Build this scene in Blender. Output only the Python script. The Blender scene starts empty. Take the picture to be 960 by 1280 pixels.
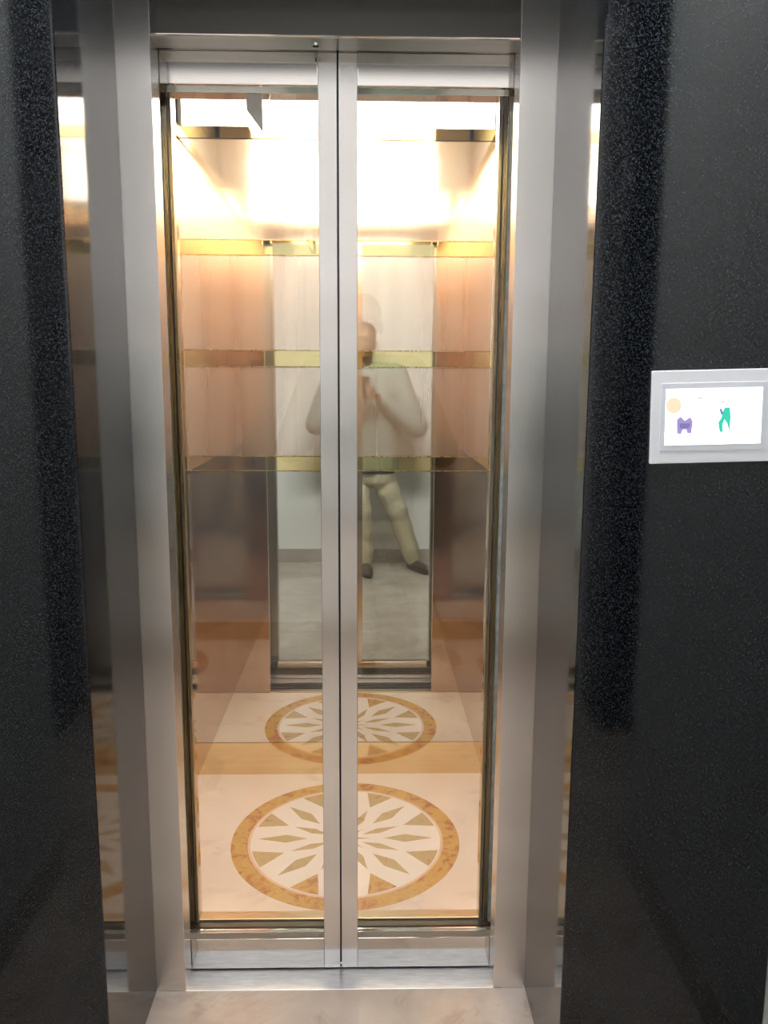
import bpy, bmesh, math, random
from mathutils import Vector, Matrix
random.seed(7)
C = bpy.context.scene.collection
S = bpy.context.scene
PI = math.pi

# ------------------------------------------------------------------ camera
# X right, Y into the lift, Z up; the steel door surround's face lies in the plane Y = 0, the floor at Z = 0
CAM_POS = Vector((0.0585, -1.6574, 1.3684))
FW = Vector((0.02123, 0.98669, -0.16121)); RT = Vector((0.99977, -0.02072, 0.00487)); UP = Vector((-0.00146, 0.16128, 0.98691))
cam_data = bpy.data.cameras.new('camera')
cam = bpy.data.objects.new('camera', cam_data); C.objects.link(cam)
rot = Matrix((RT, UP, -FW)).transposed()
cam.matrix_world = Matrix.Translation(CAM_POS) @ rot.to_4x4()
cam_data.sensor_fit = 'AUTO'; cam_data.sensor_width = 36.0
cam_data.lens = 1021.9 / 1280 * 36.0
cam_data.clip_start = 0.05; cam_data.clip_end = 60
S.camera = cam

# ------------------------------------------------------------------ world, exposure
w = bpy.data.worlds.new('world'); S.world = w; w.use_nodes = True
w.node_tree.nodes['Background'].inputs['Color'].default_value = (0.02, 0.02, 0.022, 1)
w.node_tree.nodes['Background'].inputs['Strength'].default_value = 0.3
S.view_settings.view_transform = 'Standard'
S.view_settings.look = 'None'
S.view_settings.exposure = 0.0
S.view_settings.gamma = 1.0
S.view_settings.use_curve_mapping = False
cy = S.cycles
cy.use_denoising = True
cy.max_bounces = 20; cy.glossy_bounces = 16; cy.diffuse_bounces = 6; cy.transmission_bounces = 12; cy.transparent_max_bounces = 32
cy.sample_clamp_indirect = 8.0
cy.caustics_reflective = True
LOBBY_FILL = 30.0        # emission of the fill lamp added on the lobby ceiling
CABIN_LAMP = 10.0         # emission of the lift's ribbed cornice light
WALL_FILL = 175.0        # emission of the batten added above the lift recess as fill
PELMET_LAMP = 6.0       # emission of the strip lamp behind the pelmet on the back wall
SCREEN = 1.15

# ------------------------------------------------------------------ helpers
def tag(o, label=None, cat=None, group=None, kind=None):
    if label: o['label'] = label
    if cat: o['category'] = cat
    if group: o['group'] = group
    if kind: o['kind'] = kind
    return o

def empty(name, loc=(0, 0, 0)):
    o = bpy.data.objects.new(name, None); C.objects.link(o); o.location = loc
    o.empty_display_size = 0.05
    return o

def link_mesh(name, me, mat, parent=None, smooth=False):
    if mat is not None and not me.materials: me.materials.append(mat)
    if smooth:
        for p in me.polygons: p.use_smooth = True
    o = bpy.data.objects.new(name, me); C.objects.link(o)
    if parent is not None:
        o.parent = parent
        loc = Vector((0, 0, 0)); q = parent
        while q is not None:
            loc += q.location; q = q.parent
        me.transform(Matrix.Translation(-loc))
    return o

def obj(name, bm, mat, parent=None, smooth=False):
    bmesh.ops.recalc_face_normals(bm, faces=bm.faces)
    me = bpy.data.meshes.new(name); bm.to_mesh(me); bm.free()
    return link_mesh(name, me, mat, parent, smooth)

def add_box(bm, x0, x1, y0, y1, z0, z1, bev=0.0):
    vs = [bm.verts.new((x, y, z)) for x in (x0, x1) for y in (y0, y1) for z in (z0, z1)]
    f = [(0, 1, 3, 2), (4, 6, 7, 5), (0, 4, 5, 1), (2, 3, 7, 6), (0, 2, 6, 4), (1, 5, 7, 3)]
    fs = [bm.faces.new([vs[i] for i in q]) for q in f]
    if bev > 0:
        es = list({e for q in fs for e in q.edges})
        bmesh.ops.bevel(bm, geom=es, offset=bev, segments=2, profile=0.5, affect='EDGES', clamp_overlap=True)
    return vs

def box(name, x0, x1, y0, y1, z0, z1, mat, parent=None, bev=0.0):
    bm = bmesh.new(); add_box(bm, x0, x1, y0, y1, z0, z1, bev)
    return obj(name, bm, mat, parent)

def add_prism(bm, pts, axis, a, b):
    """pts 2D outline; axis 'z' -> (x,y) extruded in z, 'y' -> (x,z) extruded in y"""
    def P(p, h): return (p[0], p[1], h) if axis == 'z' else (p[0], h, p[1])
    lo = [bm.verts.new(P(p, a)) for p in pts]; hi = [bm.verts.new(P(p, b)) for p in pts]
    bm.faces.new(lo); bm.faces.new(hi)
    n = len(pts)
    for i in range(n):
        bm.faces.new((lo[i], lo[(i + 1) % n], hi[(i + 1) % n], hi[i]))

def prism(name, pts, axis, a, b, mat, parent=None):
    bm = bmesh.new(); add_prism(bm, pts, axis, a, b); return obj(name, bm, mat, parent)

def ring(name, cx, cyy, r0, r1, z0, z1, mat, parent, seg=96):
    bm = bmesh.new(); L = []
    for i in range(seg):
        c, s = math.cos(2 * PI * i / seg), math.sin(2 * PI * i / seg)
        L.append([bm.verts.new((cx + r * c, cyy + r * s, z)) for r, z in ((r0, z0), (r1, z0), (r1, z1), (r0, z1))])
    for i in range(seg):
        A, B = L[i], L[(i + 1) % seg]
        for k in range(4):
            bm.faces.new((A[k], A[(k + 1) % 4], B[(k + 1) % 4], B[k]))
    return obj(name, bm, mat, parent)

# ------------------------------------------------------------------ materials
def new_mat(name):
    m = bpy.data.materials.new(name); m.use_nodes = True
    nt = m.node_tree; b = nt.nodes['Principled BSDF']
    return m, nt, b

def N(nt, t, **kw):
    n = nt.nodes.new(t)
    for k, v in kw.items():
        if k in n.inputs: n.inputs[k].default_value = v
        else: setattr(n, k, v)
    return n

def coords(nt, scale=(1, 1, 1), gen='Object'):
    tc = N(nt, 'ShaderNodeTexCoord'); mp = N(nt, 'ShaderNodeMapping')
    mp.inputs['Scale'].default_value = scale
    nt.links.new(tc.outputs[gen], mp.inputs['Vector'])
    return mp.outputs['Vector']

def ramp(nt, fac, stops):
    r = N(nt, 'ShaderNodeValToRGB')
    el = r.color_ramp.elements
    while len(el) < len(stops): el.new(0.5)
    for e, (p, c) in zip(el, stops):
        e.position = p; e.color = (*c, 1)
    nt.links.new(fac, r.inputs['Fac'])
    return r.outputs['Color']

def noise(nt, vec, scale, detail=3.0, rough=0.5, dist=0.0):
    n = N(nt, 'ShaderNodeTexNoise', Scale=scale, Detail=detail, Roughness=rough, Distortion=dist)
    nt.links.new(vec, n.inputs['Vector'])
    return n.outputs['Fac']

def plain(name, col, rough=0.5, metal=0.0, vary=0.06, scale=20, spec=0.5):
    m, nt, b = new_mat(name)
    f = noise(nt, coords(nt), scale)
    lo = tuple(max(0, c * (1 - vary)) for c in col); hi = tuple(min(1, c * (1 + vary)) for c in col)
    nt.links.new(ramp(nt, f, [(0.3, lo), (0.7, hi)]), b.inputs['Base Color'])
    b.inputs['Roughness'].default_value = rough; b.inputs['Metallic'].default_value = metal
    b.inputs['Specular IOR Level'].default_value = spec
    return m

def brushed(name, col, rough=0.2, stretch=(300, 300, 3), vary=0.08, bump=0.0, metal=1.0, aniso=0.0, rvar=0.2):
    """metal with long fine grain along one axis"""
    m, nt, b = new_mat(name)
    f = noise(nt, coords(nt, stretch), 1.0, 4.0, 0.6)
    lo = tuple(c * (1 - vary) for c in col); hi = tuple(min(1, c * (1 + vary)) for c in col)
    nt.links.new(ramp(nt, f, [(0.3, lo), (0.7, hi)]), b.inputs['Base Color'])
    rr = N(nt, 'ShaderNodeMapRange'); rr.inputs['To Min'].default_value = rough * (1 - rvar); rr.inputs['To Max'].default_value = rough * (1 + rvar)
    nt.links.new(f, rr.inputs['Value']); nt.links.new(rr.outputs['Result'], b.inputs['Roughness'])
    b.inputs['Metallic'].default_value = metal
    if aniso:                                   # upright grain: the sheen spreads sideways
        g = N(nt, 'ShaderNodeNewGeometry'); cr = N(nt, 'ShaderNodeVectorMath', operation='CROSS_PRODUCT')
        cr.inputs[1].default_value = (0, 0, 1)
        nt.links.new(g.outputs['Normal'], cr.inputs[0]); nt.links.new(cr.outputs['Vector'], b.inputs['Tangent'])
        b.inputs['Anisotropic'].default_value = aniso
    if bump:
        bp = N(nt, 'ShaderNodeBump', Strength=bump, Distance=0.0005)
        nt.links.new(f, bp.inputs['Height']); nt.links.new(bp.outputs['Normal'], b.inputs['Normal'])
    return m

def granite(name):
    m, nt, b = new_mat(name)
    v = coords(nt)
    f1 = noise(nt, v, 420, 2.0, 0.7)
    c1 = ramp(nt, f1, [(0.40, (0.0022, 0.0026, 0.0030)), (0.54, (0.007, 0.008, 0.010)), (0.66, (0.024, 0.030, 0.040)), (0.78, (0.05, 0.055, 0.065))])
    nt.links.new(c1, b.inputs['Base Color'])
    b.inputs['Roughness'].default_value = 0.07
    b.inputs['IOR'].default_value = 1.43
    return m

def marble(name, a, bcol, vein, scale=3.0, rough=0.12, vein_pos=0.62):
    m, nt, b = new_mat(name)
    v = coords(nt)
    f = noise(nt, v, scale, 6.0, 0.6, 0.6)
    base = ramp(nt, f, [(0.3, a), (0.7, bcol)])
    f2 = noise(nt, v, scale * 0.8, 8.0, 0.65, 1.8)
    mk = ramp(nt, f2, [(vein_pos - 0.08, (0, 0, 0)), (vein_pos, (1, 1, 1)), (vein_pos + 0.05, (0, 0, 0))])
    mx = N(nt, 'ShaderNodeMixRGB'); mx.inputs['Color2'].default_value = (*vein, 1)
    ml = N(nt, 'ShaderNodeMath', operation='MULTIPLY'); ml.inputs[1].default_value = 0.45
    nt.links.new(mk, ml.inputs[0]); nt.links.new(ml.outputs[0], mx.inputs['Fac'])
    nt.links.new(base, mx.inputs['Color1']); nt.links.new(mx.outputs['Color'], b.inputs['Base Color'])
    b.inputs['Roughness'].default_value = rough
    return m

def onyx(name, stops, scale=14):
    m, nt, b = new_mat(name)
    f = noise(nt, coords(nt), scale, 6.0, 0.7, 0.8)
    nt.links.new(ramp(nt, f, stops), b.inputs['Base Color'])
    b.inputs['Roughness'].default_value = 0.14
    return m

def glass_mat(name, tint=(0.93, 0.95, 0.94)):
    m = bpy.data.materials.new(name); m.use_nodes = True
    nt = m.node_tree; nt.nodes.clear()
    out = N(nt, 'ShaderNodeOutputMaterial'); mix = N(nt, 'ShaderNodeMixShader')
    tr = N(nt, 'ShaderNodeBsdfTransparent'); tr.inputs['Color'].default_value = (*tint, 1)
    gl = N(nt, 'ShaderNodeBsdfGlossy'); gl.inputs['Roughness'].default_value = 0.015
    lw = N(nt, 'ShaderNodeLayerWeight', Blend=0.5)
    pw = N(nt, 'ShaderNodeMath', operation='POWER'); pw.inputs[1].default_value = 5.0
    sc = N(nt, 'ShaderNodeMapRange'); sc.inputs['To Min'].default_value = 0.04; sc.inputs['To Max'].default_value = 0.9
    nt.links.new(lw.outputs['Facing'], pw.inputs[0]); nt.links.new(pw.outputs[0], sc.inputs['Value'])
    nt.links.new(sc.outputs['Result'], mix.inputs['Fac'])
    nt.links.new(tr.outputs[0], mix.inputs[1]); nt.links.new(gl.outputs[0], mix.inputs[2])
    nt.links.new(mix.outputs[0], out.inputs['Surface'])
    return m

def emit(name, col, strength, base=(0.8, 0.8, 0.8)):
    m, nt, b = new_mat(name)
    f = noise(nt, coords(nt), 30)
    lo = tuple(c * 0.985 for c in col)
    nt.links.new(ramp(nt, f, [(0.3, lo), (0.7, col)]), b.inputs['Emission Color'])
    b.inputs['Base Color'].default_value = (*base, 1)
    b.inputs['Emission Strength'].default_value = strength
    b.inputs['Roughness'].default_value = 0.4
    return m

def copper_panel(name, veil=0.3, r1=0.03):
    """polished rose copper sheet whose fine upright hairline finish adds a soft sheen over the mirror image"""
    m = bpy.data.materials.new(name); m.use_nodes = True
    nt = m.node_tree; nt.nodes.clear()
    out = N(nt, 'ShaderNodeOutputMaterial')
    f = noise(nt, coords(nt, (60, 60, 1)), 1.0, 2.0, 0.5)
    broad = noise(nt, coords(nt, (11, 11, 0.4)), 1.0, 1.5, 0.45)
    g1 = N(nt, 'ShaderNodeBsdfGlossy', Roughness=r1)
    nt.links.new(ramp(nt, f, [(0.3, (0.74, 0.72, 0.68)), (0.7, (0.80, 0.78, 0.74))]), g1.inputs['Color'])
    g2 = N(nt, 'ShaderNodeBsdfGlossy', Roughness=0.55)
    nt.links.new(ramp(nt, broad, [(0.34, (0.80, 0.55, 0.38)), (0.66, (1.0, 0.82, 0.62))]), g2.inputs['Color'])  # broad upright streaks of ceiling light put into the sheen colour
    bp = N(nt, 'ShaderNodeBump', Strength=0.16, Distance=0.004)
    nt.links.new(broad, bp.inputs['Height']); nt.links.new(bp.outputs['Normal'], g2.inputs['Normal'])
    mix = N(nt, 'ShaderNodeMixShader', Fac=veil)
    nt.links.new(g1.outputs[0], mix.inputs[1]); nt.links.new(g2.outputs[0], mix.inputs[2])
    nt.links.new(mix.outputs[0], out.inputs['Surface'])
    return m

M = {}
M['steel'] = brushed('brushed_steel', (0.84, 0.81, 0.795), 0.24, (50, 50, 1.5), 0.012, aniso=1.0, rvar=0.0)
M['steel_h'] = brushed('brushed_steel_horizontal', (0.68, 0.65, 0.62), 0.075, (6, 500, 500))
M['steel_shade'] = brushed('shaded_soffit_steel', (0.30, 0.28, 0.25), 0.3, (6, 300, 300))  # darker copy of the head piece's steel, for its shaded underside
M['steel_dark'] = brushed('dull_dark_steel', (0.16, 0.155, 0.145), 0.35, (6, 300, 300))
M['alu'] = brushed('worn_aluminium', (0.78, 0.80, 0.84), 0.36, (20, 120, 120), 0.14)
M['granite'] = granite('polished_black_granite')
M['mirror'] = brushed('bronze_mirror_sheet', (0.72, 0.71, 0.675), 0.012, (30, 30, 1), 0.01, rvar=0.0)
M['copper'] = copper_panel('rose_copper_sheet', 0.28)
M['copper_top'] = copper_panel('satin_rose_copper_sheet', 0.20, 0.085)
M['copper_side'] = brushed('hairline_copper_sheet', (0.74, 0.50, 0.36), 0.34, (40, 40, 1), 0.04, rvar=0.0)
M['return'] = brushed('copper_bronze_sheet', (0.60, 0.47, 0.39), 0.06, (40, 40, 1), 0.03, rvar=0.0)
M['gold'] = brushed('polished_gold_sheet', (0.86, 0.70, 0.36), 0.03, (2, 60, 60), 0.04)
M['gold_satin'] = brushed('satin_gold_sheet', (0.80, 0.63, 0.36), 0.09, (2, 200, 200), 0.06)
M['brass'] = brushed('aged_brass', (0.55, 0.42, 0.20), 0.28, (200, 200, 4), 0.15)
M['threshold'] = brushed('dull_brass_threshold', (0.62, 0.52, 0.37), 0.3, (3, 200, 200), 0.06)
M['ledge_shade'] = plain('taupe_ledge_shade', (0.16, 0.14, 0.115), 0.6)
M['rubber'] = plain('black_rubber', (0.012, 0.012, 0.012), 0.7)
M['glass'] = glass_mat('clear_glass')
M['marble'] = marble('beige_marble', (0.76, 0.64, 0.56), (0.84, 0.73, 0.65), (0.60, 0.48, 0.42), 3.5)
M['white_marble'] = marble('pale_marble_inlay', (0.80, 0.72, 0.67), (0.87, 0.79, 0.74), (0.70, 0.60, 0.54), 5, vein_pos=0.7)
M['onyx'] = onyx('ochre_onyx', [(0.30, (0.30, 0.11, 0.06)), (0.42, (0.50, 0.23, 0.10)), (0.52, (0.62, 0.40, 0.13)), (0.62, (0.58, 0.34, 0.12)), (0.74, (0.45, 0.20, 0.09))], 20)
M['onyx_pale'] = onyx('olive_onyx', [(0.30, (0.38, 0.21, 0.11)), (0.46, (0.56, 0.42, 0.21)), (0.60, (0.52, 0.39, 0.22)), (0.75, (0.47, 0.29, 0.15))], 34)
M['pink'] = marble('pink_marble', (0.74, 0.50, 0.38), (0.80, 0.58, 0.46), (0.6, 0.4, 0.3), 6)
M['cornice'] = emit('warm_ribbed_diffuser', (1.0, 0.89, 0.75), CABIN_LAMP)
M['lamp'] = emit('lobby_fill_diffuser', (0.98, 0.98, 1.0), LOBBY_FILL)
M['lobby_tile'] = marble('lobby_marble_tile', (0.40, 0.33, 0.28), (0.58, 0.50, 0.44), (0.30, 0.22, 0.17), 4.0, 0.14)
M['grout'] = plain('grout', (0.25, 0.22, 0.2), 0.9)
M['white_wall'] = plain('off_white_paint', (0.80, 0.79, 0.775), 0.6, vary=0.02, scale=2)
M['side_wall'] = plain('pale_beige_paint', (0.44, 0.47, 0.455), 0.5, vary=0.03, scale=3)
M['ceil'] = plain('grey_ceiling_paint', (0.013, 0.013, 0.012), 0.9, vary=0.03, scale=3)
M['skirt'] = marble('brown_marble_skirting', (0.34, 0.30, 0.26), (0.42, 0.37, 0.32), (0.2, 0.16, 0.12), 4)
M['concrete'] = plain('dark_shaft_concrete', (0.06, 0.055, 0.05), 0.9)
M['pale_blue_grey'] = plain('pale_blue_grey_strip', (0.50, 0.56, 0.60), 0.5, vary=0.25, scale=60)
M['panel_white'] = plain('white_plastic', (0.82, 0.84, 0.90), 0.35, vary=0.01)
M['panel_grey'] = plain('pale_grey_bezel', (0.74, 0.77, 0.85), 0.3, vary=0.01)
M['black'] = plain('black_plastic', (0.01, 0.01, 0.011), 0.3)

# ------------------------------------------------------------------ lobby shell
G = 0.32                       # depth of the granite recess
WL, WR = -0.413, 0.419         # recess sides
HI = 2.95
fl = tag(box('floor', -2.3, 2.3, -2.45, 0.0, -0.06, -0.004, M['grout']), 'beige marble tiled lobby floor in front of the lift', 'floor', kind='structure')
tile_me = {}
for j in range(4):
    for i in range(-1, 3):
        x0, x1 = max(i * 1.2 - 0.6, -2.29), min((i + 1) * 1.2 - 0.6, 2.29)
        y1 = -0.6 * j; y0 = max(-0.6 * (j + 1), -2.42)
        box('floor_tile', x0 + 0.001, x1 - 0.001, y0 + 0.001, y1 - (0.001 if j else 0.0), -0.004, 0.0, M['lobby_tile'], fl, 0.0006)
tag(box('ceiling', -2.3, 2.3, -2.45, 0.0, HI, HI + 0.08, M['ceil']), 'dull grey lobby ceiling above the lift front', 'ceiling', kind='structure')
tag(box('wall_back', -2.3, 2.3, -2.45, -2.33, 0, HI, M['white_wall']), 'off white lobby wall behind the person', 'wall', kind='structure')
tag(box('baseboard_back', -0.97, 0.90, -2.33, -2.318, 0, 0.10, M['skirt'], bev=0.002), 'brown marble skirting along the white back wall', 'skirting', kind='structure')
for s, nm, a in ((-1, 'left', 'left'), (1, 'right', 'right')):
    e = WL if s < 0 else WR
    x0, x1 = sorted((e, s * 0.80)); X0, X1 = sorted((s * 0.80, s * 2.3))
    tag(box('wall_front_' + nm, x0, x1, -G, 0.0, 0, HI, M['granite'], bev=0.004),
        'polished black granite wall on the %s of the lift door' % a, 'wall', kind='structure')
    tag(box('wall_side_' + nm, X0, X1, -1.12, 0.0, 0, HI, M['side_wall']),
        'pale beige side wall meeting the granite on the %s' % a, 'wall', kind='structure')
    px = -1.12 if s < 0 else 0.98
    p0, p1 = sorted((px, s * 1.5))
    tag(box('column_' + nm, p0, p1, -2.33, -1.62 if s < 0 else -2.0, 0, HI, M['granite'], bev=0.003),
        'dark granite pier on the lobby back wall, %s side' % a, 'column', kind='structure')
    e0, e1 = sorted((s * 2.3, s * 2.38))
    tag(box('wall_end_' + nm, e0, e1, -2.45, 0, 0, HI, M['concrete']), 'dark end wall of the lobby passage on the %s' % a, 'wall', kind='structure')
    b0, b1 = sorted((s * 0.80, s * 0.788))
    tag(box('baseboard_side_' + nm, b0, b1, -1.12, -G, 0, 0.10, M['skirt'], bev=0.002), 'brown marble skirting under the %s side wall' % a, 'skirting', kind='structure')
tag(box('wall_front_upper', WL, WR, -G, 0.0, 2.30, HI, M['granite']), 'black granite lintel over the lift recess', 'wall', kind='structure')

lamp = tag(empty('ceiling_fill_lamp', (0.05, -0.72, HI)), 'unseen fill lamp added on the lobby ceiling', 'lamp')  # added out of view to light the display frame, floor and person
box('lamp_frame', -0.30, 0.40, -0.92, -0.52, HI - 0.03, HI, M['panel_white'], lamp, 0.004)
box('lamp_diffuser', -0.28, 0.38, -0.90, -0.54, HI - 0.034, HI - 0.028, M['lamp'], lamp)

# unseen batten added above the recess to light the lobby back wall evenly
bat = tag(empty('batten_fill_lamp', (0.0, -G - 0.013, 2.50)), 'unseen long batten added above the lift recess to light the back wall', 'lamp')
box('lamp_housing', -0.58, 0.58, -G - 0.063, -G - 0.013, 2.42, 2.58, M['panel_white'], bat, 0.004)
box('lamp_diffuser', -0.56, 0.56, -G - 0.073, -G - 0.063, 2.43, 2.57, emit('batten_fill_diffuser', (1.0, 0.975, 0.95), WALL_FILL), bat, 0.002)

bat.rotation_euler = (0.15, 0, 0)              # tilted down towards the lobby

# pelmet with a hidden strip lamp that washes the back wall
pel = tag(box('trim_5', -1.1, 0.96, -2.21, -2.195, 2.74, HI, M['ceil']), 'dark pelmet board along the top of the lobby back wall', 'pelmet', kind='structure')
strip = tag(empty('strip_lamp', (0.0, -2.30, 2.84)), 'long strip lamp hidden behind the pelmet on the back wall', 'lamp')
box('lamp_tray', -1.05, 0.93, -2.325, -2.235, 2.84, 2.865, M['panel_white'], strip)
box('lamp_diffuser', -1.03, 0.91, -2.315, -2.245, 2.832, 2.84, emit('strip_lamp_diffuser', (0.98, 0.98, 1.0), PELMET_LAMP), strip)

# steel door surround
hw = 0.348
for s, nm in ((-1, 'left'), (1, 'right')):
    x0, x1 = sorted((s * hw, WL - 0.006 if s < 0 else WR + 0.006))
    tag(box('trim_1' if s < 0 else 'trim_2', x0, x1, 0.0, 0.060, 0, 2.3, M['steel'], bev=0.0008),
        'brushed steel upright of the door surround, %s of the glass doors' % nm, 'door surround', kind='structure')
hd = tag(box('trim_3', -hw, hw, 0.0, 0.060, 2.0, 2.3, M['steel_h'], bev=0.0022), 'brushed steel head piece above the lift doors', 'door surround', kind='structure')
box('head_soffit', -hw, hw, 0.003, 0.060, 1.9985, 2.0005, M['steel_shade'], hd)  # added plate; shade under the head piece is put into its darker steel
bm = bmesh.new()
bmesh.ops.create_cone(bm, cap_ends=True, segments=20, radius1=0.006, radius2=0.0075, depth=0.005, matrix=Matrix.Translation((-0.040, 0.030, 1.9965)))
kh = obj('release_keyhole', bm, M['steel'], hd)
box('key_slot', -0.0425, -0.0375, 0.029, 0.031, 1.9935, 1.995, M['black'], kh)
sill = tag(box('trim_4', -0.46, 0.46, 0.0, 0.150, -0.03, 0.0, M['alu'], bev=0.001), 'scuffed aluminium threshold under the lift doors', 'threshold', kind='structure')
for y in (0.075, 0.095):
    box('guide_groove', -0.40, 0.40, y, y + 0.006, 0.0, 0.0006, M['rubber'], sill)

# ------------------------------------------------------------------ landing doors
def door(s, label):
    t = tag(empty('sliding_glass_door', (s * 0.2, 0.08, 0.004)), label, 'elevator door', 'sliding glass doors of the lift', 'thing')
    def bx(name, xa, xb, *a, **k):
        x0, x1 = sorted((s * xa, s * xb)); return box(name, x0, x1, *a, **k)
    y0, y1 = 0.066, 0.100
    bx('stile', 0.0015, 0.039, y0, y1, 0.004, 2.04, M['steel'], t, bev=0.0012)
    bx('stile', 0.405, 0.44, y0, y1, 0.004, 2.04, M['steel'], t, bev=0.0012)
    bx('top_rail', 0.039, 0.405, y0, y1, 1.936, 2.04, M['steel_h'], t, bev=0.0012)
    bx('bottom_rail', 0.039, 0.405, y0, y1, 0.004, 0.079, M['steel_h'], t, bev=0.0012)
    bx('glass_pane', 0.036, 0.408, 0.088, 0.094, 0.076, 1.939, M['glass'], t)
    bx('glazing_bead', 0.039, 0.405, 0.0945, 0.0985, 0.079, 0.082, M['steel_h'], t)
    bx('glazing_bead', 0.039, 0.405, 0.0945, 0.0985, 1.930, 1.936, M['steel_h'], t)
    bx('ledge_shade_strip', 0.039, 0.405, 0.0685, 0.088, 0.079, 0.0796, M['ledge_shade'], t)  # added dark strip that dulls the cabin's reflection on the rail ledge
    bx('edge_seal', -0.0004, 0.0015, 0.076, 0.090, 0.01, 2.03, M['rubber'], t)
    return t
door(-1, 'steel framed glass lift door leaf, left of the centre seam')
door(1, 'steel framed glass lift door leaf, right of the centre seam')

# ------------------------------------------------------------------ the lift car
car = tag(empty('elevator_car', (-0.02, 0.62, 0.0)), 'copper and gold mirrored lift cabin with marble medallion floor behind glass', 'elevator')
XL, XR, YB, YF = -0.525, 0.468, 1.025, 0.274
ZT = 2.25
OL, OR = -0.365, 0.346          # entrance of the car
# floor
flo = box('cabin_floor', XL, XR, YF, YB + 0.01, -0.05, 0.0, M['marble'], car)
MX, MY, MR = -0.003, 0.617, 0.341
E1 = 0.0006
def inlay(name, pts, mat): prism(name, [(MX + x, MY + y) for x, y in pts], 'z', -0.001, E1, mat, flo)
def pol(r, a): return (r * math.cos(a), r * math.sin(a))
ri = 0.292
bm = bmesh.new()
add_prism(bm, [(MX + ri * math.cos(2 * PI * k / 72), MY + ri * math.sin(2 * PI * k / 72)) for k in range(72)], 'z', -0.001, 0.0003)
obj('medallion_field', bm, M['white_marble'], flo)
ring('medallion_ring', MX, MY, 0.292, MR, -0.001, E1, M['onyx'], flo)
ring('ring_fillet', MX, MY, 0.284, 0.292, -0.001, E1, M['pink'], flo)
for k in range(8):
    a = k * PI / 4
    inlay('large_petal', [pol(0.115, a), pol(0.180, a + 0.118), pol(0.262, a), pol(0.180, a - 0.118)], M['onyx_pale'])
    b = a + PI / 8
    inlay('small_petal', [pol(0.055, b), pol(0.108, b + 0.125), pol(0.172, b), pol(0.108, b - 0.125)], M['onyx_pale'])
    arc = [pol(0.280, b + 0.155 * (1 - 2 * i / 6)) for i in range(7)]
    inlay('border_wedge', [pol(0.192, b)] + arc[::-1], M['onyx'] if k in (5, 6) else M['onyx_pale'])
    inlay('centre_sliver', [pol(0.006, a), pol(0.035, a + 0.12), pol(0.075, a), pol(0.035, a - 0.12)], M['onyx_pale'])
# threshold and car sill
th = box('threshold_strip', -0.46, 0.46, 0.242, YF, -0.03, 0.004, M['threshold'], car, 0.0012)
cs = box('car_sill', -0.46, 0.46, 0.165, 0.241, -0.03, -0.002, M['steel_dark'], car)
for y in (0.185, 0.212):
    box('sill_groove', -0.45, 0.45, y, y + 0.008, -0.002, -0.0012, M['rubber'], cs)

ZB = [(1.066, 1.116), (1.403, 1.457), (1.749, 1.798)]          # gold bands
ZU = [(1.116, 1.403), (1.457, 1.749), (1.798, 2.095)]          # copper sheets
def wall_set(name, mk, ups, top):
    """mk(name, z0, z1, depth, mat, parent) makes a sheet on that wall"""
    w_ = mk(name, 0, ZT, -0.012, M['steel_dark'], car, 0.010)
    if name == 'back_wall':
        mk('kick_plate', 0.0, 0.117, 0.0, M['gold_satin'], w_, 0.004)
        mk('mirror_sheet', 0.119, 1.065, 0.0, M['mirror'], w_, 0.004)
    else:
        mk('mirror_sheet', 0.0, 1.065, 0.0, M['return'], w_, 0.004)
    for z0, z1 in (ZB if name == 'back_wall' else []):
        mk('gold_band', z0 + 0.003, z1 - 0.003, 0.0, M['gold'], w_, 0.004)
        mk('band_edge', z0, z0 + 0.003, 0.003, M['brass'], w_, 0.006)
        mk('band_edge', z1 - 0.003, z1, 0.003, M['brass'], w_, 0.006)
    for z0, z1 in (ZU if name == 'back_wall' else [(1.066, 1.58), (1.58, 2.095)]):
        mk('copper_sheet', z0 + 0.0005, z1 - 0.0005, 0.0, top if z0 > 1.78 else ups, w_, 0.004)
    mk('gold_cornice', 2.096, 2.130, 0.006, M['gold'], w_, 0.012)
    return w_
box('ceiling_light', -0.36, 0.30, 0.30, 1.0, ZT - 0.006, ZT, M['cornice'], car)
def on_back(n, z0, z1, d, m, p, t): return box(n, XL, XR, YB - d, YB - d + t, z0, z1, m, p)
def on_left(n, z0, z1, d, m, p, t): return box(n, XL + d - t, XL + d, YF, YB, z0, z1, m, p)
def on_right(n, z0, z1, d, m, p, t): return box(n, XR - d, XR - d + t, YF, YB, z0, z1, m, p)
wall_set('back_wall', on_back, M['copper'], M['copper_top'])
wall_set('side_wall', on_left, M['copper_side'], M['copper_side'])
wall_set('side_wall', on_right, M['copper_side'], M['copper_side'])

# ribbed cornice lights, round the top of the four walls
def ribbed(name, axis, a0, a1, fixed, z0, z1, inward):
    bm = bmesh.new(); n = int((a1 - a0) / 0.0035)
    pr = None
    for i in range(n + 1):
        a = a0 + (a1 - a0) * i / n
        d = fixed + inward * (0.010 + (0.0035 if i % 2 else 0.0))
        P = (lambda z: (a, d, z)) if axis == 'x' else (lambda z: (d, a, z))
        cur = (bm.verts.new(P(z0)), bm.verts.new(P(z1)))
        if pr: bm.faces.new((pr[0], cur[0], cur[1], pr[1]))
        pr = cur
    if axis == 'x': add_box(bm, a0, a1, *sorted((fixed, fixed + inward * 0.008)), z0, z1)
    else: add_box(bm, *sorted((fixed, fixed + inward * 0.008)), a0, a1, z0, z1)
    return obj(name, bm, M['cornice'], car)
ribbed('cornice_light', 'x', XL + 0.016, XR - 0.016, YB, 2.132, 2.243, -1)
ribbed('cornice_light', 'x', OL - 0.03, OR - 0.02, YF, 2.062, 2.243, 1)
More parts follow.
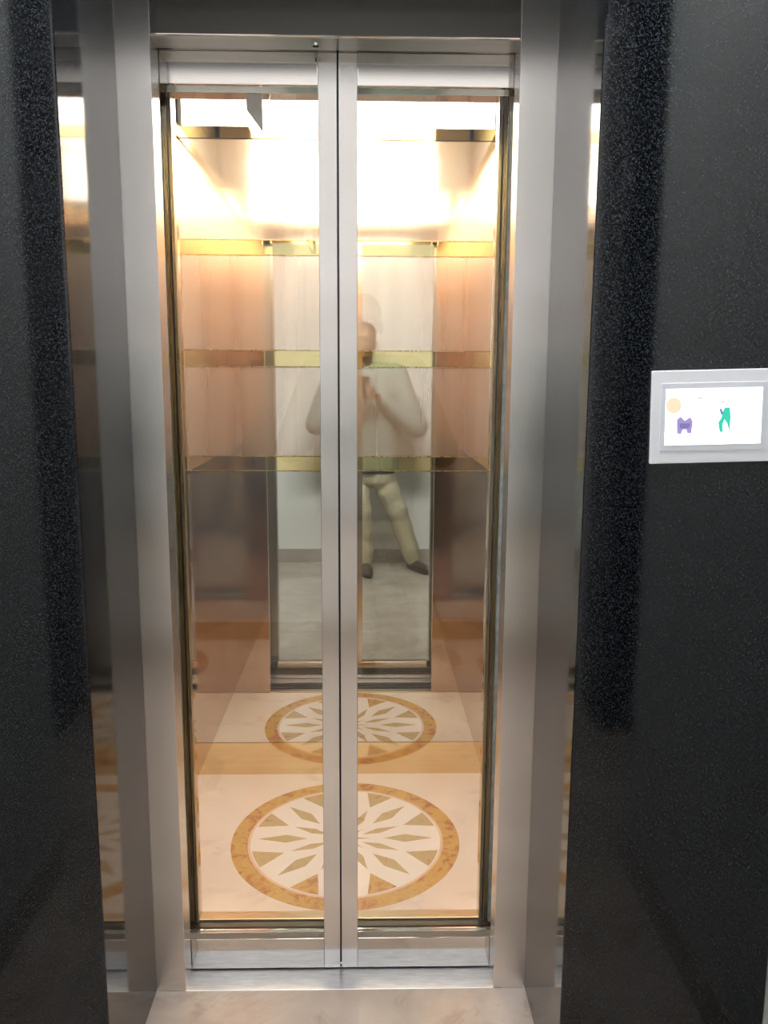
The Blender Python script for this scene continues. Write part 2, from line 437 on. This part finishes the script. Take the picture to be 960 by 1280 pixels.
box('cabin_ceiling', XL - 0.02, XR + 0.02, 0.25, YB + 0.02, ZT, ZT + 0.03, M['gold_satin'], car)

# front returns, transom, brass entrance posts
ret = box('front_return', XL, OL, 0.250, YF, 0.0, 2.108, M['return'], car)
ret = box('front_return', OR, XR, 0.250, YF, 0.0, 2.108, M['return'], car)
tra = box('front_transom', OL, OR, 0.250, YF, 1.973, 2.108, M['return'], car)
box('header_plate', XL, XR, 0.225, 0.249, 1.985, 2.26, M['steel_dark'], car)
box('header_lip', XL, XR, 0.205, 0.249, 2.004, 2.012, M['steel_h'], car)
box('header_lip', XL, XR, 0.215, 0.249, 1.973, 1.985, M['return'], car)
for s, e in ((-1, OL), (1, OR)):
    def sx(a, b): return sorted((e + s * a, e + s * b))
    post = box('entrance_post', *sx(0.0, 0.040), 0.243, 0.2495, 0.004, 1.973, M['brass'], car)
    box('brass_bead', *sx(0.000, 0.007), 0.230, 0.243, 0.004, 1.973, M['brass'], post)
    box('brass_bead', *sx(0.012, 0.021), 0.233, 0.243, 0.004, 1.973, M['brass'], post)
    box('dark_gasket', *sx(0.0075, 0.0115), 0.238, 0.243, 0.004, 1.973, M['rubber'], post)
    box('pale_strip', *sx(0.0225, 0.0295), 0.224, 0.243, 0.004, 1.973, M['pale_blue_grey'], post)  # pale blue-grey strip running up the post
    box('dark_gasket', *sx(0.030, 0.036), 0.232, 0.243, 0.004, 1.973, M['rubber'], post)
    box('post_backing', *sx(0.040, 0.13), 0.243, 0.2495, 0.004, 1.973, M['return'], car)
# small pale coupler plate hanging from the header
prism('coupler_plate', [(-0.199, 1.990), (-0.164, 1.990), (-0.164, 1.886), (-0.198, 1.930)], 'y', 0.199, 0.203, M['panel_white'], car)
prism('coupler_spring', [(-0.143, 1.985), (-0.138, 1.985), (-0.150, 1.950), (-0.153, 1.952)], 'y', 0.198, 0.202, M['alu'], car)

# shaft round the car
for nm, a in (('wall_shaft_left', (-0.80, -0.60, 0.0, 1.25, -0.3, 2.6)), ('wall_shaft_right', (0.60, 0.80, 0.0, 1.25, -0.3, 2.6)),
              ('wall_shaft_back', (-0.60, 0.60, 1.15, 1.25, -0.3, 2.6))):
    tag(box(nm, *a, M['concrete']), 'dark concrete wall of the lift shaft, %s' % nm.split('_')[-1], 'wall', kind='structure')
tag(box('ceiling_shaft', -0.8, 0.8, 0.0, 1.25, 2.6, 2.7, M['concrete']), 'dark top of the lift shaft', 'ceiling', kind='structure')
tag(box('floor_shaft', -0.8, 0.8, 0.0, 1.25, -0.4, -0.3, M['concrete']), 'dark bottom of the lift shaft below the car', 'floor', kind='structure')
tag(box('wall_shaft_front', -0.8, 0.8, 0.0, 0.06, 2.3, 2.6, M['concrete']), 'dark shaft wall above the steel head piece', 'wall', kind='structure')

# ------------------------------------------------------------------ wall display
disp = tag(empty('wall_display', (0.623, -G, 1.31)), 'white framed landscape screen on the right granite wall', 'display')
disp.rotation_euler = (0, -0.028, 0)
def dbox(name, x0, x1, z0, z1, y0, y1, mat, parent=None, bev=0.0):
    return box(name, 0.623 + x0, 0.623 + x1, -G - y1, -G - y0, 1.31 + z0, 1.31 + z1, mat, parent or disp, bev)
dbox('outer_frame', -0.101, 0.101, -0.0755, 0.0755, 0.0, 0.008, M['panel_white'], None, 0.0015)
dbox('inner_bezel', -0.087, 0.087, -0.055, 0.055, 0.008, 0.0095, M['panel_grey'], None, 0.0006)
m_scr = emit('lit_white_screen', (0.96, 0.99, 1.0), SCREEN)
scr = dbox('screen', -0.079, 0.079, -0.0455, 0.0455, 0.0095, 0.0102, m_scr)
def pic(name, pts, col, d=0.0003):
    m = bpy.data.materials.get(name) or emit(name, col, SCREEN * 0.95, (0.02, 0.02, 0.02))
    prism(name, [(0.623 + x, 1.31 + z) for x, z in pts], 'y', -G - 0.0102 - d, -G - 0.0102, m, scr)
def blob(cx, cz, rx, rz, n=18): return [(cx + rx * math.cos(2 * PI * i / n), cz + rz * math.sin(2 * PI * i / n)) for i in range(n)]
pic('peach_glow', blob(-0.066, 0.019, 0.0125, 0.013), (1.0, 0.74, 0.50))
pic('purple_figure', [(-0.060, -0.004), (-0.054, 0.001), (-0.047, -0.006), (-0.038, 0.0), (-0.034, -0.008), (-0.036, -0.027), (-0.042, -0.026), (-0.044, -0.020), (-0.050, -0.020), (-0.053, -0.028), (-0.059, -0.026)], (0.34, 0.27, 0.58))
pic('purple_shade', [(-0.056, -0.010), (-0.038, -0.010), (-0.040, -0.018), (-0.054, -0.018)], (0.20, 0.15, 0.42), 0.0005)
pic('dark_arch', [(-0.029, 0.027), (-0.026, 0.032), (-0.019, 0.031), (-0.018, 0.029), (-0.025, 0.030)], (0.35, 0.36, 0.38))
pic('dark_hair', [(0.010, 0.022), (0.013, 0.025), (0.018, 0.022), (0.017, 0.021), (0.013, 0.023)], (0.30, 0.30, 0.32))
pic('teal_suit', [(0.018, 0.014), (0.026, 0.014), (0.028, -0.002), (0.027, -0.025), (0.023, -0.012), (0.018, -0.005), (0.015, -0.014), (0.016, -0.026), (0.011, -0.025), (0.008, -0.010), (0.013, -0.002), (0.014, 0.006)], (0.02, 0.60, 0.42))
pic('blue_sleeve', [(0.009, 0.012), (0.012, 0.003), (0.016, 0.003), (0.015, 0.006), (0.012, 0.013)], (0.12, 0.22, 0.50))

# ------------------------------------------------------------------ the person taking the picture
def capsule(bm, p0, p1, r0, r1):
    t = bmesh.new()
    for p, r in ((p0, r0), (p1, r1)):
        bmesh.ops.create_icosphere(t, subdivisions=2, radius=r, matrix=Matrix.Translation(p))
    res = bmesh.ops.convex_hull(t, input=t.verts)
    bmesh.ops.delete(t, geom=[g for g in res['geom_interior'] + res['geom_unused'] if isinstance(g, bmesh.types.BMVert)], context='VERTS')
    me = bpy.data.meshes.new('tmp'); t.to_mesh(me); t.free(); bm.from_mesh(me); bpy.data.meshes.remove(me)
def ell(bm, c, r, rx=0.0, ry=0.0, rz=0.0):
    mt = Matrix.Translation(c) @ Matrix.Rotation(rz, 4, 'Z') @ Matrix.Rotation(ry, 4, 'Y') @ Matrix.Rotation(rx, 4, 'X') @ Matrix.Diagonal((*r, 1))
    bmesh.ops.create_icosphere(bm, subdivisions=3, radius=1.0, matrix=mt)
def chain(bm, pts, rs):
    for i in range(len(pts) - 1): capsule(bm, pts[i], pts[i + 1], rs[i], rs[i + 1])
def fuse(name, bm, voxel, smooth, mat, parent):
    """one continuous skin over the overlapping shapes"""
    bmesh.ops.recalc_face_normals(bm, faces=bm.faces)
    me = bpy.data.meshes.new('tmp'); bm.to_mesh(me); bm.free()
    o = bpy.data.objects.new('tmp', me); C.objects.link(o)
    r = o.modifiers.new('r', 'REMESH'); r.mode = 'VOXEL'; r.voxel_size = voxel
    s_ = o.modifiers.new('s', 'SMOOTH'); s_.iterations = smooth; s_.factor = 0.5
    dg = bpy.context.evaluated_depsgraph_get()
    out = bpy.data.meshes.new_from_object(o.evaluated_get(dg))
    bpy.data.objects.remove(o); bpy.data.meshes.remove(me)
    out.name = name; out.materials.clear()
    return link_mesh(name, out, mat, parent, True)

M['skin'] = plain('brown_skin', (0.16, 0.085, 0.055), 0.5, vary=0.1)
M['hair'] = plain('black_hair', (0.012, 0.010, 0.009), 0.6)
M['shirt'] = plain('pale_grey_green_cotton', (0.19, 0.22, 0.205), 0.8, vary=0.05, scale=40)
M['trousers'] = plain('khaki_cotton', (0.50, 0.43, 0.30), 0.85, vary=0.08, scale=30)
M['eye'] = plain('eye_white', (0.6, 0.57, 0.53), 0.2)
M['belt'] = plain('navy_leather', (0.02, 0.025, 0.04), 0.5)
M['shoe'] = plain('dark_brown_leather', (0.045, 0.032, 0.025), 0.4)

who = tag(empty('person', (0.06, -1.98, 0.0)), 'person in grey-green shirt and khaki trousers holding a phone to photograph the lift', 'person')
V = Vector
sR, eR, wR = V((0.255, -1.955, 1.395)), V((0.400, -1.87, 1.04)), V((0.150, -1.765, 1.240))
sL, eL, wL = V((-0.160, -1.955, 1.395)), V((-0.285, -1.87, 1.06)), V((-0.072, -1.765, 1.240))
bm = bmesh.new()
hc = V((0.045, -1.915, 1.622))
tilt = -0.30
ell(bm, hc + V((0, -0.012, 0.022)), (0.076, 0.096, 0.092), tilt)          # skull
ell(bm, hc + V((0, 0.026, -0.050)), (0.056, 0.062, 0.072), tilt)          # face
ell(bm, hc + V((0, 0.058, -0.098)), (0.036, 0.030, 0.026), tilt)          # chin
capsule(bm, hc + V((0, 0.088, 0.004)), hc + V((0, 0.104, -0.040)), 0.009, 0.013)   # nose
ell(bm, hc + V((0, 0.088, -0.072)), (0.024, 0.010, 0.006))                # upper lip
ell(bm, hc + V((0, 0.084, -0.083)), (0.022, 0.010, 0.007))                # lower lip
for s in (-1, 1):
    ell(bm, hc + V((s * 0.076, -0.005, -0.030)), (0.010, 0.020, 0.032), 0, 0, s * 0.3)   # ears
    ell(bm, hc + V((s * 0.030, 0.080, 0.012)), (0.022, 0.012, 0.008))     # brows
    ell(bm, hc + V((s * 0.034, 0.072, -0.036)), (0.020, 0.016, 0.016))    # cheeks
capsule(bm, hc + V((0, -0.02, -0.05)), V((0.035, -1.965, 1.42)), 0.056, 0.064)  # neck
ell(bm, V((0.042, -1.965, 1.25)), (0.165, 0.105, 0.20))
ell(bm, V((0.045, -1.955, 1.02)), (0.150, 0.110, 0.20))
ell(bm, V((0.050, -1.965, 0.86)), (0.160, 0.110, 0.11))
capsule(bm, V((0.04, -1.965, 1.40)), sR, 0.07, 0.055); capsule(bm, V((0.04, -1.965, 1.40)), sL, 0.07, 0.055)
for sh, el_, wr in ((sR, eR, wR), (sL, eL, wL)):
    chain(bm, [sh, el_, wr], [0.050, 0.040, 0.026])
hipR, knR, anR = V((0.135, -1.965, 0.84)), V((0.265, -2.0, 0.46)), V((0.395, -2.07, 0.09))
hipL, knL, anL = V((-0.030, -1.965, 0.84)), V((0.015, -1.945, 0.46)), V((0.045, -2.0, 0.09))
for a, b_, c_ in ((hipR, knR, anR), (hipL, knL, anL)):
    chain(bm, [a, b_, c_], [0.085, 0.055, 0.036])
footR = (V((0.385, -2.10, 0.045)), V((0.475, -1.945, 0.034)))
footL = (V((0.040, -2.03, 0.045)), V((0.070, -1.845, 0.034)))
for (h, t), an in ((footR, anR), (footL, anL)):
    capsule(bm, an, h, 0.036, 0.034); capsule(bm, h, t, 0.034, 0.026)
# hands closed on the phone's long edges
PC = V((0.0385, -1.6655, 1.306))       # phone centre
for s in (-1, 1):
    wr = wR if s > 0 else wL
    def H(x, y, z): return V((PC.x + s * x, PC.y + y, PC.z + z))
    palm = H(0.066, -0.040, -0.040)
    chain(bm, [wr, H(0.086, -0.068, -0.052), palm], [0.026, 0.025, 0.021])
    capsule(bm, palm, H(0.056, -0.022, 0.000), 0.020, 0.016); capsule(bm, palm, H(0.058, -0.022, -0.062), 0.020, 0.015)
    ln = (0.94, 1.0, 0.95, 0.80)
    for k, L in enumerate(ln):
        z = 0.004 - 0.0205 * k
        chain(bm, [H(0.058, -0.022, z), H(0.052, 0.004, z + 0.004), H(0.037, 0.0145, z + 0.007), H(0.037 - 0.021 * L, 0.0135, z + 0.008)],
              [0.0098, 0.0090, 0.0082, 0.0072])
    chain(bm, [H(0.066, -0.046, -0.036), H(0.054, -0.030, -0.004), H(0.040, -0.016, 0.018), H(0.027, -0.0125, 0.030)], [0.0125, 0.0110, 0.0095, 0.0082])
fuse('body', bm, 0.0042, 3, M['skin'], who)
# hair cap
bm = bmesh.new()
ell(bm, hc + V((0, -0.020, 0.034)), (0.080, 0.096, 0.090), tilt)
ell(bm, hc + V((0, -0.050, -0.005)), (0.074, 0.066, 0.080), tilt)
fuse('hair', bm, 0.005, 3, M['hair'], who)
# eyes and glasses
for s in (-1, 1):
    bm = bmesh.new(); ell(bm, hc + V((s * 0.030, 0.078, -0.008)), (0.013, 0.009, 0.007)); ey = obj('eye', bm, M['eye'], who, True)
    bm = bmesh.new(); ell(bm, hc + V((s * 0.030, 0.0850, -0.0095)), (0.0055, 0.0035, 0.0055)); obj('iris', bm, M['black'], ey, True)
bm = bmesh.new()
for s in (-1, 1):
    n = 24
    for i in range(n):
        a0, a1 = 2 * PI * i / n, 2 * PI * (i + 1) / n
        P = lambda a: hc + V((s * 0.033 + 0.025 * math.cos(a), 0.101, -0.008 + 0.018 * math.sin(a)))
        capsule(bm, P(a0), P(a1), 0.0016, 0.0016)
    capsule(bm, hc + V((s * 0.058, 0.100, -0.004)), hc + V((s * 0.082, -0.010, 0.000)), 0.0016, 0.0016)
capsule(bm, hc + V((-0.009, 0.102, -0.004)), hc + V((0.009, 0.102, -0.004)), 0.0016, 0.0016)
obj('glasses', bm, M['black'], who)
# shirt
bm = bmesh.new()
ell(bm, V((0.042, -1.965, 1.25)), (0.200, 0.130, 0.215))
capsule(bm, V((0.04, -1.967, 1.40)), sR, 0.083, 0.078); capsule(bm, V((0.04, -1.967, 1.40)), sL, 0.083, 0.078)
chain(bm, [sR, eR, eR.lerp(wR, 0.93)], [0.084, 0.076, 0.044]); chain(bm, [sL, eL, eL.lerp(wL, 0.93)], [0.084, 0.076, 0.044])
for dx in (-0.11, 0.11):
    chain(bm, [V((0.045 + dx * 0.85, -1.96, 1.27)), V((0.048 + dx, -1.955, 1.0)), V((0.052 + dx * 1.02, -1.962, 0.82)), V((0.052 + dx, -1.962, 0.72))], [0.128, 0.130, 0.122, 0.118])
chain(bm, [V((0.042, -1.955, 1.25)), V((0.045, -1.945, 1.0)), V((0.052, -1.952, 0.82)), V((0.052, -1.952, 0.72))], [0.134, 0.134, 0.128, 0.126])
sh = fuse('shirt', bm, 0.007, 4, M['shirt'], who)
b2 = bmesh.new(); b2.from_mesh(sh.data)
bmesh.ops.bisect_plane(b2, geom=b2.verts[:] + b2.edges[:] + b2.faces[:], plane_co=(0, 0, 0.752), plane_no=(0, 0, -1), clear_outer=True)
bmesh.ops.solidify(b2, geom=b2.faces[:], thickness=0.003)
b2.to_mesh(sh.data); b2.free()
# belt and trousers
bm = bmesh.new()
for dx in (-0.10, 0.10): capsule(bm, V((0.052 + dx, -1.962, 0.78)), V((0.052 + dx, -1.962, 0.73)), 0.108, 0.106)
capsule(bm, V((0.052, -1.956, 0.78)), V((0.052, -1.956, 0.73)), 0.118, 0.116)
bt = fuse('belt', bm, 0.006, 3, M['belt'], who)
b2 = bmesh.new(); b2.from_mesh(bt.data)
for z, n in ((0.722, -1), (0.765, 1)):
    g = b2.verts[:] + b2.edges[:] + b2.faces[:]
    bmesh.ops.bisect_plane(b2, geom=g, plane_co=(0, 0, z), plane_no=(0, 0, n), clear_outer=True)
b2.to_mesh(bt.data); b2.free()
bm = bmesh.new()
for dx in (-0.092, 0.092): capsule(bm, V((0.052 + dx, -1.965, 0.80)), V((0.052 + dx, -1.965, 0.70)), 0.098, 0.102)
capsule(bm, V((0.052, -1.962, 0.80)), V((0.052, -1.962, 0.71)), 0.108, 0.104)
rnd = random.Random(3)
for a, b_, c_, e_ in ((hipR, knR, anR, 0), (hipL, knL, anL, 0)):
    pts, rs = [], []
    n = 11
    for i in range(n):
        t = i / (n - 1)
        p = (a - V((0, 0, 0.06))).lerp(b_, t * 2) if t < 0.5 else b_.lerp(c_ + V((0, 0, -0.005)), t * 2 - 1)
        pts.append(p + V((rnd.uniform(-1, 1), rnd.uniform(-1, 1), 0)) * 0.005)
        rs.append((0.100 if t < 0.15 else 0.092 - 0.030 * t) + (0.004 if i % 2 else -0.003))
    chain(bm, pts, rs)
fuse('trousers', bm, 0.007, 3, M['trousers'], who)
for (h, t) in (footR, footL):
    bm = bmesh.new()
    d = (t - h).normalized()
    capsule(bm, h + V((0, 0, -0.002)), t, 0.043, 0.036); capsule(bm, h + V((0, 0, 0.03)), h + d * 0.06, 0.042, 0.040)
    capsule(bm, t, t + d * 0.035, 0.036, 0.030)
    so = fuse('shoe', bm, 0.005, 3, M['shoe'], who)
    zmin = min(v.co.z for v in so.data.vertices)
    for v in so.data.vertices:
        v.co.z = max(v.co.z, 0.0015)

phone = tag(empty('phone', PC), 'black phone held upright in both hands of the person', 'phone')
pm = Matrix.Translation(PC) @ Matrix.Rotation(-0.10, 4, 'X')
phone.rotation_euler = (0, 0, 0)
box('phone_body', PC.x - 0.037, PC.x + 0.037, PC.y - 0.004, PC.y + 0.004, PC.z - 0.080, PC.z + 0.080, M['black'], phone, 0.003)
box('phone_screen', PC.x - 0.034, PC.x + 0.034, PC.y - 0.0045, PC.y - 0.004, PC.z - 0.075, PC.z + 0.075, plain('dark_screen_glass', (0.02, 0.02, 0.025), 0.08), phone)
box('camera_bump', PC.x + 0.008, PC.x + 0.032, PC.y + 0.004, PC.y + 0.0058, PC.z + 0.040, PC.z + 0.074, plain('camera_glass', (0.015, 0.015, 0.02), 0.1), phone, 0.0008)
